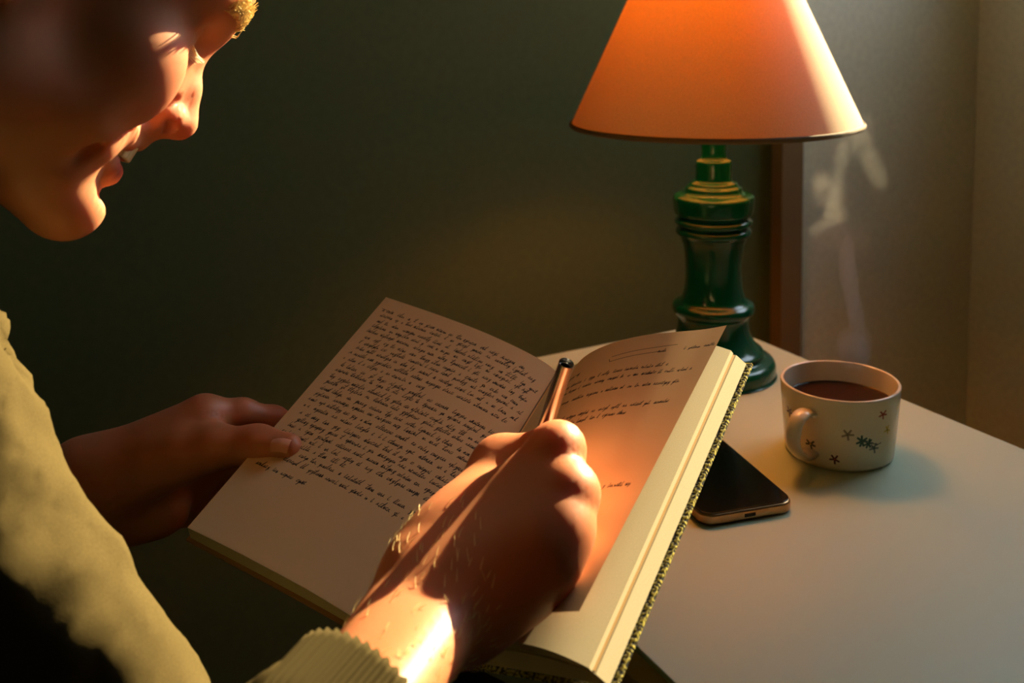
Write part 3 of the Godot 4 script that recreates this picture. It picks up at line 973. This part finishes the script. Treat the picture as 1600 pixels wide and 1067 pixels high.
func head_field() -> Array:
	var L := []
	# skull, forehead, middle of the face, jaw
	L.append(ell(mm(-94, 34), mm(98, 78, 75), 0.02))
	L.append(ell(mm(-52, 38), mm(54, 52, 64), 0.03))
	L.append(ell(mm(-58, -40), mm(46, 62, 56), 0.03))
	L.append(ell(mm(-48, -84), mm(36, 36, 42), 0.02))
	both(L, cap(mm(-16, -108, 8), mm(-88, -84, 46), 0.014, 0.015, 0.022))
	both(L, cap(mm(-88, -84, 46), mm(-96, -20, 58), 0.015, 0.014, 0.03))
	both(L, cap(mm(-40, -60, 40), mm(-86, -70, 50), 0.018, 0.016, 0.03))
	# chin
	both(L, ell(mm(-15, -106, 5), mm(15, 13.5, 15), 0.012))
	both(L, cap(mm(3, -94, 0), mm(-5, -93, 14), 0.0035, 0.003, 0.008, 1))
	# brow ridge
	both(L, cap(mm(-4.5, 13, 6), mm(-18, 17, 40), 0.0082, 0.008, 0.018))
	# cheekbones and the cheeks pushed up by the smile
	both(L, ell(mm(-36, -28, 44), mm(26, 20, 18), 0.022))
	both(L, ell(mm(-28, -41, 36), mm(20, 18, 18), 0.014))
	# sockets, then lids over the eyes
	both(L, ell(mm(-3.5, -6, 31), mm(11.5, 9.5, 14), 0.012, 1))
	both(L, ell(mm(-23, -6, 31), mm(13.5, 12, 14), 0.003))
	both(L, cap(mm(-10, 1.0, 20), mm(-17, 0.5, 43), 0.0034, 0.003, 0.004))
	both(L, cap(mm(-11, -11, 19), mm(-16, -10, 43), 0.0030, 0.003, 0.005))
	# nose
	L.append(cap(mm(-5.2, 1), mm(5.2, -24), 0.0068, 0.0078, 0.012))
	L.append(cap(mm(5.2, -24), mm(12, -40.5), 0.0078, 0.0098, 0.006))
	both(L, cap(mm(-12, -8, 7), mm(-4, -36, 10), 0.008, 0.008, 0.010))
	both(L, ell(mm(3.5, -43.5, 10), mm(10.5, 8, 6.3), 0.004, 0, Vector3(0, 0.35, 0.15)))
	L.append(cap(mm(12, -43), mm(0, -52), 0.0065, 0.0050, 0.006))
	both(L, cap(mm(1.5, -33, 15), mm(-7.5, -46, 17), 0.0016, 0.0022, 0.003, 1))
	both(L, ell(mm(6.5, -49.5, 9.5), mm(5.0, 3.6, 3.6), 0.002, 1, Vector3(0, 0.25, 0.35)))
	both(L, ell(mm(6.0, -47.2, 14.0), mm(4.4, 2.6, 4.5), 0.0015, 1, Vector3(0, 0.25, 0.25)))
	# mouth: carved open, then lips drawn back round the teeth
	L.append(ell(mm(-19.5, -56), mm(22, 11, 21), 0.012))
	L.append(ell(mm(-8, -72), mm(18, 6.4, 22), 0.004, 1))
	both(L, cap(mm(-2.0, -61.5), mm(-8, -65.5, 14), 0.0048, 0.0044, 0.005))
	both(L, cap(mm(-8, -65.5, 14), mm(-20, -73, 26), 0.0044, 0.0030, 0.004))
	both(L, cap(mm(-5.2, -82.5), mm(-10.5, -80.5, 13), 0.0060, 0.0056, 0.005))
	both(L, cap(mm(-10.5, -80.5, 13), mm(-20, -74, 26), 0.0056, 0.0032, 0.004))
	# smile folds: a groove from the nostril past the mouth corner, with a ridge in front of it
	both(L, cap(mm(-5, -49, 19), mm(-20, -63, 35), 0.0028, 0.0034, 0.006, 1))
	both(L, cap(mm(-20, -63, 35), mm(-26, -80, 43), 0.0034, 0.0030, 0.006, 1))
	both(L, cap(mm(-26, -80, 43), mm(-29, -95, 45), 0.0030, 0.0024, 0.006, 1))
	both(L, cap(mm(-13, -63, 25), mm(-22, -76, 33), 0.0050, 0.0050, 0.008))
	both(L, cap(mm(-22, -76, 33), mm(-29, -95, 34), 0.0050, 0.0045, 0.010))
	# ears
	both(L, ell(mm(-104, -18, 74), mm(17, 30, 6), 0.006, 0, Vector3(0, -0.35, 0.2)))
	both(L, ell(mm(-98, -16, 81), mm(9, 16, 5), 0.006, 1, Vector3(0, -0.35, 0.2)))
	# neck
	L.append(cap(mm(-112, -60), mm(-150, -150), 0.052, 0.056, 0.03))
	return L

const SKIN := Color(0.75, 0.47, 0.325)

func hand_colour(_p: Vector3) -> Color:
	return SKIN.srgb_to_linear()

func head_colour(p: Vector3) -> Color:
	var q := p * 1000.0
	q.z = absf(q.z)
	var c := Color(0.80, 0.535, 0.395)
	# lips
	var up := segment(q, Vector3(-1.5, -63, 0), Vector3(-8, -67, 14)) - 3.6
	up = minf(up, segment(q, Vector3(-8, -67, 14), Vector3(-20, -73, 26)) - 3.0)
	var low := segment(q, Vector3(-5.0, -81.0, 0), Vector3(-10, -79.5, 13)) - 5.6
	low = minf(low, segment(q, Vector3(-10, -79.5, 13), Vector3(-20, -74, 26)) - 3.8)
	c = c.lerp(Color(0.74, 0.36, 0.30), clampf(1.2 - minf(up, low) * 0.8, 0, 1) * 0.85)
	# nose and cheeks a little redder
	c = c.lerp(Color(0.80, 0.48, 0.36), 0.5 * exp(-pow((q - Vector3(6, -44, 4)).length() / 15.0, 2)))
	c = c.lerp(Color(0.82, 0.47, 0.35), 0.5 * exp(-pow((q - Vector3(-12, -38, 40)).length() / 22.0, 2)))
	return c.srgb_to_linear()

func segment(p: Vector3, a: Vector3, b: Vector3) -> float:
	var h := clampf((p - a).dot(b - a) / (b - a).length_squared(), 0, 1)
	return (p - a - (b - a) * h).length()

func finger(list: Array, joints: Array, radii: Array, k := 0.006) -> void:
	for i in joints.size() - 1:
		list.append(cap(joints[i], joints[i + 1], radii[i], radii[i + 1], k))

func right_hand() -> Array:
	var L := []
	var wr: Vector3 = Vector3(-0.0373, 0.8292, -0.4528)
	var imc: Vector3 = Vector3(0.0177, 0.8808, -0.4894)
	var mmc: Vector3 = Vector3(0.0230, 0.8694, -0.4701)
	var rmc: Vector3 = Vector3(0.0214, 0.8581, -0.4559)
	var lmc: Vector3 = Vector3(0.0136, 0.8480, -0.4458)
	# forearm: two bones side by side
	L.append(cap(Vector3(-0.0427, 0.8380, -0.4628), Vector3(-0.0761, 0.8255, -0.3821), 0.0168, 0.0150, 0.02))
	L.append(cap(Vector3(-0.0244, 0.8292, -0.4498), Vector3(-0.0578, 0.8316, -0.3596), 0.0162, 0.0150, 0.02))
	# back of the hand
	L.append(cap(Vector3(-0.0432, 0.8345, -0.4604), imc, 0.0165, 0.0120, 0.022))
	L.append(cap(wr, mmc, 0.0168, 0.0118, 0.022))
	L.append(cap(Vector3(-0.0321, 0.8287, -0.4467), rmc, 0.0165, 0.0118, 0.022))
	L.append(cap(Vector3(-0.0272, 0.8268, -0.4435), lmc, 0.0165, 0.0122, 0.022))
	L.append(cap(Vector3(-0.0246, 0.8417, -0.4853), Vector3(0.0015, 0.8443, -0.5057), 0.020, 0.018, 0.02))
	L.append(cap(Vector3(-0.0248, 0.8283, -0.4437), Vector3(0.0007, 0.8352, -0.4524), 0.0150, 0.0140, 0.02))
	# knuckles
	L.append(ell(imc + Vector3(0.0035, 0.002, 0.000), Vector3.ONE * 0.0136, 0.004))
	L.append(ell(mmc + Vector3(0.0035, 0.000, 0.001), Vector3.ONE * 0.0136, 0.004))
	# fingers closed round the pen
	finger(L, [imc, Vector3(0.0184, 0.8530, -0.5328), Vector3(0.0101, 0.8338, -0.5468), Vector3(0.0041, 0.8238, -0.5458)], [0.0125, 0.0105, 0.0090, 0.0080])
	finger(L, [mmc, Vector3(0.0195, 0.8374, -0.5130), Vector3(0.0094, 0.8248, -0.5258), Vector3(0.0003, 0.8229, -0.5296)], [0.0125, 0.0105, 0.0092, 0.0082])
	finger(L, [rmc, Vector3(0.0182, 0.8335, -0.4865), Vector3(0.0087, 0.8230, -0.4994), Vector3(-0.0023, 0.8223, -0.5074)], [0.0122, 0.0102, 0.0090, 0.0080])
	finger(L, [lmc, Vector3(0.0117, 0.8297, -0.4680), Vector3(0.0008, 0.8210, -0.4791), Vector3(-0.0089, 0.8216, -0.4872)], [0.0115, 0.0095, 0.0084, 0.0075])
	# thumb
	finger(L, [Vector3(-0.0337, 0.8423, -0.4753), Vector3(-0.0096, 0.8564, -0.5251), Vector3(0.0045, 0.8509, -0.5426), Vector3(0.0081, 0.8337, -0.5549)], [0.0180, 0.0138, 0.0112, 0.0092], 0.012)
	L.append(cap(Vector3(-0.0033, 0.8577, -0.5222), Vector3(0.0138, 0.8703, -0.5135), 0.0120, 0.0110, 0.014))
	return L

func left_hand() -> Array:
	var L := []
	var imc: Vector3 = Vector3(-0.2072, 0.8386, -0.6439)
	# forearm and wrist
	L.append(cap(Vector3(-0.2839, 0.8047, -0.6272), Vector3(-0.3488, 0.7765, -0.5941), 0.0215, 0.0300, 0.02))
	L.append(cap(Vector3(-0.2792, 0.7839, -0.6381), Vector3(-0.3493, 0.7564, -0.6071), 0.0200, 0.0280, 0.02))
	# palm
	L.append(cap(Vector3(-0.2776, 0.8079, -0.6276), imc, 0.0200, 0.0148, 0.024))
	L.append(cap(Vector3(-0.2779, 0.7916, -0.6359), Vector3(-0.2195, 0.8100, -0.6610), 0.0200, 0.0150, 0.024))
	L.append(cap(Vector3(-0.2779, 0.7784, -0.6446), Vector3(-0.2271, 0.7832, -0.6742), 0.0195, 0.0140, 0.022))
	L.append(cap(Vector3(-0.2758, 0.7695, -0.6487), Vector3(-0.2301, 0.7594, -0.6798), 0.0185, 0.0130, 0.022))
	# ball of the thumb and heel of the hand
	L.append(cap(Vector3(-0.2558, 0.8064, -0.6244), Vector3(-0.2150, 0.8223, -0.6220), 0.0190, 0.0165, 0.02))
	L.append(ell(Vector3(-0.2462, 0.7729, -0.6410), Vector3(0.026, 0.015, 0.018), 0.016))
	# thumb on the page
	finger(L, [Vector3(-0.2301, 0.8176, -0.6235), Vector3(-0.1935, 0.8289, -0.6197), Vector3(-0.1654, 0.8305, -0.6169), Vector3(-0.1445, 0.8311, -0.6109)], [0.0165, 0.0124, 0.0112, 0.0095], 0.010)
	# fingers behind the book
	finger(L, [imc, Vector3(-0.1851, 0.8359, -0.6556), Vector3(-0.1661, 0.8273, -0.6648), Vector3(-0.1487, 0.8171, -0.6677)], [0.0132, 0.0095, 0.0086, 0.0075])
	finger(L, [Vector3(-0.2195, 0.8100, -0.6610), Vector3(-0.1946, 0.8071, -0.6767), Vector3(-0.1708, 0.7988, -0.6839), Vector3(-0.1506, 0.7930, -0.6833)], [0.0135, 0.0094, 0.0086, 0.0076])
	finger(L, [Vector3(-0.2271, 0.7832, -0.6742), Vector3(-0.2014, 0.7840, -0.6864), Vector3(-0.1753, 0.7795, -0.6899), Vector3(-0.1540, 0.7765, -0.6856)], [0.0130, 0.0090, 0.0082, 0.0074])
	finger(L, [Vector3(-0.2301, 0.7594, -0.6798), Vector3(-0.2069, 0.7652, -0.6864), Vector3(-0.1846, 0.7661, -0.6885), Vector3(-0.1673, 0.7664, -0.6825)], [0.0120, 0.0082, 0.0076, 0.0068])
	return L

func bounds(list: Array, pad: float) -> Array:
	var lo := Vector3.ONE * 1e3
	var hi := -lo
	for e in list:
		if e[6] == 1:
			continue
		if e[0] == 0:
			lo = lo.min(e[1] - Vector3.ONE * e[3]).min(e[2] - Vector3.ONE * e[4])
			hi = hi.max(e[1] + Vector3.ONE * e[3]).max(e[2] + Vector3.ONE * e[4])
		else:
			var r: float = maxf(e[2].x, maxf(e[2].y, e[2].z))
			lo = lo.min(e[1] - Vector3.ONE * r)
			hi = hi.max(e[1] + Vector3.ONE * r)
	return [lo - Vector3.ONE * pad, hi + Vector3.ONE * pad]

func build_person() -> void:
	var t := thing("person", "smiling person with short fair hair in khaki jacket, writing in the notebook", "person")
	# skin: head, neck and both hands with their forearms in one mesh
	var out := [PackedVector3Array(), PackedVector3Array(), PackedColorArray(), PackedInt32Array()]
	var hf := head_field()
	nets(hf, Vector3(-0.215, -0.20, -0.105), Vector3(0.03, 0.125, 0.105), 0.0026, head_colour, out)
	var ht := head_transform()
	for i in out[0].size():
		out[0][i] = ht * out[0][i]
		out[1][i] = ht.basis * out[1][i]
	for h in [right_hand(), left_hand()]:
		var bb := bounds(h, 0.006)
		nets(h, bb[0], bb[1], 0.0026, hand_colour, out)
	var body := part("body", body_mesh(out), M.skin, t)
	# thumbnail of the hand that holds the page
	var nail_at: Vector3 = Vector3(-0.1473, 0.8376, -0.6030)
	var nx := (Vector3(-0.1356, 0.8331, -0.6071) - Vector3(-0.1608, 0.8338, -0.6122)).normalized()
	var nz := (Vector3(0, 1.1033, 0) - nail_at).normalized()
	var nz2 := (nz + Vector3(0, 0.9, 0)).normalized()
	var ny := nz2.cross(nx).normalized()
	nz2 = nx.cross(ny)
	var nail := part("thumbnail", sheet(12, 10, func(u, v):
		var a: float = (u - 0.5) * 2.0
		var b: float = (v - 0.5) * 2.0
		return Vector3(a * 0.0062 * (1.0 - 0.12 * b * b), b * 0.0050, 0.0028 * (1.0 - b * b) - 0.0012 * a * a - 0.0012), 1.0), M.nail, body)
	nail.transform = Transform3D(Basis(nx, ny, nz2), nail_at)
	# fine hairs on the writing forearm
	var fuzz := []
	var fa: Vector3 = Vector3(-0.0479, 0.8319, -0.4541)
	var fb: Vector3 = Vector3(-0.0650, 0.8293, -0.3835)
	var fd := (fb - fa).normalized()
	var tries := 0
	while fuzz.size() < 130 and tries < 40000:
		tries += 1
		var i: int = rng.randi() % out[0].size()
		var p: Vector3 = out[0][i]
		var along := (p - fa).dot(fd)
		if along < -0.02 or along > (fb - fa).length() or (p - fa - fd * along).length() > 0.045 or out[1][i].dot(-p.direction_to(Vector3(0, 1.1, 0))) > 0.1:
			continue
		var n: Vector3 = out[1][i]
		var lie := (fd * -0.5 + Vector3(0.1, 0.5, 0) + Vector3(rng.randf_range(-0.4, 0.4), rng.randf_range(-0.4, 0.4), rng.randf_range(-0.4, 0.4)))
		lie = (lie - n * lie.dot(n)).normalized()
		fuzz.append(tube([p, p + n * 0.0010 + lie * 0.002, p + n * 0.0014 + lie * rng.randf_range(0.003, 0.006)], [0.00017, 0.00016, 0.00006], 4))
	var fz := part("arm_hair", joined(fuzz), M.hair, body)
	fz.set_meta("kind", "stuff")
	# teeth
	var teeth := []
	for k in range(-4, 5):
		var a := k * 0.26
		var c := Vector3(-0.0208 + 0.020 * cos(a), -0.0690, 0.020 * sin(a))
		var tm := slab(0.0036, 0.0064 if absi(k) < 2 else 0.0056, 0.0105, 0.0014, 0.0012, 3, 2)
		teeth.append([tm, Transform3D(Basis(Vector3.UP, -a), c - Vector3(0, 0.0052, 0))])
	var tp := part("teeth", joined(teeth), M.tooth, body)
	tp.transform = ht
	# hair: a cap over the skull, a fringe, brows and lashes as strands
	var strands := []
	var lash := []
	for s in [-1.0, 1.0]:
		for k in 230:
			var z := rng.randf_range(8, 50)
			var x := -1.0 - (z - 8) * 0.36
			var y := 14.5 + (4.0 - pow((z - 30) / 12.0, 2)) + rng.randf_range(-3, 8)
			var p: Vector3 = mm(x + 14.0, y, z * s)
			for step in 40:
				if field(hf, p) < 0.0:
					break
				p.x -= 0.0006
			strands.append(tube([p, p + mm(rng.randf_range(0.6, 2.2), rng.randf_range(0, 3), s * 3), p + mm(rng.randf_range(-0.5, 2.5), rng.randf_range(0, 5), s * 8)], [0.0004, 0.00034, 0.00012], 4))
		for k in 11:
			var z := 22.0 + k * 1.7
			var p: Vector3 = mm(-10.5 - absf(z - 31) * 0.22, -8.0, z * s)
			lash.append(tube([p, p + mm(5, -4.0, 0.6 * s), p + mm(10.5, -5.0 + rng.randf_range(-1, 1), 1.5 * s)], [0.00022, 0.0002, 0.00008], 4))
	var br := part("eyebrow", joined(strands), M.hair, t)
	br.transform = ht
	br.set_meta("kind", "stuff")
	var la := part("eyelash", joined(lash), M.hair, t)
	la.transform = ht
	la.set_meta("kind", "stuff")
	var hairf := [ell(mm(-96, 42, 0), mm(103, 84, 80), 0.02), ell(mm(-55, 80, 0), mm(58, 34, 62), 0.02), ell(mm(-70, -70, 0), mm(70, 84, 200), 0.02, 1), ell(mm(-10, 10, 0), mm(60, 44, 90), 0.02, 1)]
	var fr := FastNoiseLite.new()
	fr.frequency = 60.0
	fr.seed = 4
	var ho := [PackedVector3Array(), PackedVector3Array(), PackedColorArray(), PackedInt32Array()]
	nets(hairf, Vector3(-0.22, -0.06, -0.1), Vector3(0.03, 0.14, 0.1), 0.005, hand_colour, ho, func(p): return 0.004 * fr.get_noise_3d(p.x * 0.5, p.y, p.z * 1.6))
	var hm := part("hair", body_mesh(ho), M.hair, t)
	hm.transform = ht
	# jacket: trunk, both sleeves, folds
	var sh_r: Vector3 = Vector3(-0.2926, 0.9698, -0.4385)
	var el_r: Vector3 = Vector3(-0.1367, 0.7245, -0.4026)
	var cuff_c: Vector3 = Vector3(-0.0696, 0.8069, -0.4233)
	var neck := ht * mm(-150, -160, 0)
	var hip := Vector3(-0.62, 0.50, -0.38)
	var J := []
	J.append(cap(neck + Vector3(-0.16, -0.12, 0.0), hip, 0.115, 0.14, 0.06))
	J.append(cap(neck + Vector3(-0.12, -0.06, 0.03), sh_r, 0.070, 0.054, 0.04))
	J.append(cap(sh_r, el_r, 0.042, 0.036, 0.03))
	J.append(cap(el_r, Vector3(-0.0817, 0.8078, -0.3671), 0.036, 0.036, 0.02))
	J.append(cap(Vector3(-0.0817, 0.8078, -0.3671), Vector3(-0.0726, 0.8200, -0.3724), 0.0355, 0.0280, 0.02))
	var sh_l := neck + Vector3(-0.10, -0.09, -0.17)
	var el_l := Vector3(-0.42, 0.70, -0.66)
	J.append(cap(neck + Vector3(-0.12, -0.07, -0.03), sh_l, 0.075, 0.065, 0.05))
	J.append(cap(sh_l, el_l, 0.064, 0.052, 0.04))
	J.append(cap(el_l, Vector3(-0.3368, 0.7693, -0.6004), 0.050, 0.042, 0.03))
	# folds seen against the light at the shoulder and the elbow
	J.append(cap(Vector3(-0.2875, 0.9819, -0.5101), Vector3(-0.2565, 0.9516, -0.4868), 0.008, 0.007, 0.008))
	J.append(cap(Vector3(-0.2565, 0.9516, -0.4868), Vector3(-0.2410, 0.9316, -0.4696), 0.007, 0.006, 0.008))
	J.append(cap(Vector3(-0.2410, 0.9316, -0.4696), Vector3(-0.2331, 0.9103, -0.4523), 0.006, 0.010, 0.012))
	J.append(cap(Vector3(-0.2339, 0.9203, -0.4433), Vector3(-0.2328, 0.8971, -0.4409), 0.016, 0.014, 0.03))
	J.append(cap(Vector3(-0.1927, 0.8092, -0.4367), Vector3(-0.1768, 0.7928, -0.4349), 0.020, 0.022, 0.03))
	J.append(cap(Vector3(-0.2393, 0.9521, -0.4386), Vector3(-0.2311, 0.9529, -0.4487), 0.006, 0.004, 0.012, 1))
	var wn := FastNoiseLite.new()
	wn.seed = 12
	wn.frequency = 11.0
	wn.fractal_octaves = 3
	var jo := [PackedVector3Array(), PackedVector3Array(), PackedColorArray(), PackedInt32Array()]
	var jb := bounds(J, 0.02)
	nets(J, jb[0], jb[1], 0.0065, hand_colour, jo, func(p): return 0.010 * wn.get_noise_3d(p.x, p.y, p.z))
	var jm := part("jacket", body_mesh(jo), M.jacket, t)
	# knitted cuff round the writing arm: a ribbed band
	var c0: Vector3 = Vector3(-0.0679, 0.8228, -0.3788)
	var c1: Vector3 = Vector3(-0.0765, 0.8196, -0.3643)
	var ax := (c0 - c1).normalized()
	var sd := ax.cross(Vector3(0.2, 0.1, 1).normalized()).normalized()
	var fw := ax.cross(sd)
	var band := func(u: float, v: float) -> Vector3:
		var a := u * TAU
		var r := 0.0322
		var off := 0.0
		if v < 0.5:
			off = v / 0.5 * 0.036
			r += 0.0016 * sin(minf(v * 8, 1.0) * PI / 2)
		else:
			off = 0.036 - (v - 0.5) / 0.5 * 0.02
			r -= 0.004
		r += (0.0015 if v < 0.5 else 0.0) * cos(a * 42.0)
		if v > 0.46 and v < 0.54:
			off += 0.0015
		return c1 + ax * (off - 0.012) + (sd * cos(a) + fw * sin(a)) * r
	part("cuff", sheet(368, 30, band, -1.0), M.cuff, jm)
	var legs := []
	var knee_r := Vector3(0.02, 0.56, -0.30)
	var knee_l := Vector3(-0.05, 0.52, -0.72)
	var T := [cap(hip + Vector3(0, -0.02, 0.09), knee_r, 0.085, 0.062, 0.05), cap(hip + Vector3(0, -0.02, -0.09), knee_l, 0.085, 0.062, 0.05), cap(hip + Vector3(0, 0, 0.06), hip + Vector3(0, 0, -0.06), 0.12, 0.12, 0.05),
		cap(knee_r, Vector3(-0.02, 0.10, -0.28), 0.060, 0.042, 0.04), cap(knee_l, Vector3(-0.08, 0.10, -0.72), 0.060, 0.042, 0.04)]
	var to := [PackedVector3Array(), PackedVector3Array(), PackedColorArray(), PackedInt32Array()]
	var tb := bounds(T, 0.02)
	nets(T, tb[0], tb[1], 0.012, hand_colour, to)
	part("trousers", body_mesh(to), M.trousers, t)
	for k in [[-0.02, -0.28], [-0.08, -0.72]]:
		var S := [cap(Vector3(k[0] - 0.03, 0.045, k[1]), Vector3(k[0] + 0.16, 0.035, k[1]), 0.043, 0.033, 0.02), cap(Vector3(k[0], 0.05, k[1]), Vector3(k[0], 0.11, k[1]), 0.045, 0.043, 0.02)]
		var so := [PackedVector3Array(), PackedVector3Array(), PackedColorArray(), PackedInt32Array()]
		var sb := bounds(S, 0.02)
		nets(S, sb[0], sb[1], 0.008, hand_colour, so)
		part("shoe", body_mesh(so), M.socket, t)

func build_stool() -> void:
	var t := thing("stool", "plain dark wooden stool under the person in the khaki jacket", "stool", Vector3(-0.60, 0, -0.35))
	part("seat", slab(0.36, 0.36, 0.035, 0.06, 0.008), M.stool_wood, t, Vector3(0, 0.300, 0))
	for sx in [-1, 1]:
		for sz in [-1, 1]:
			part("leg", slab(0.035, 0.035, 0.300, 0.006, 0.003, 3, 2), M.stool_wood, t, Vector3(sx * 0.14, 0, sz * 0.14))
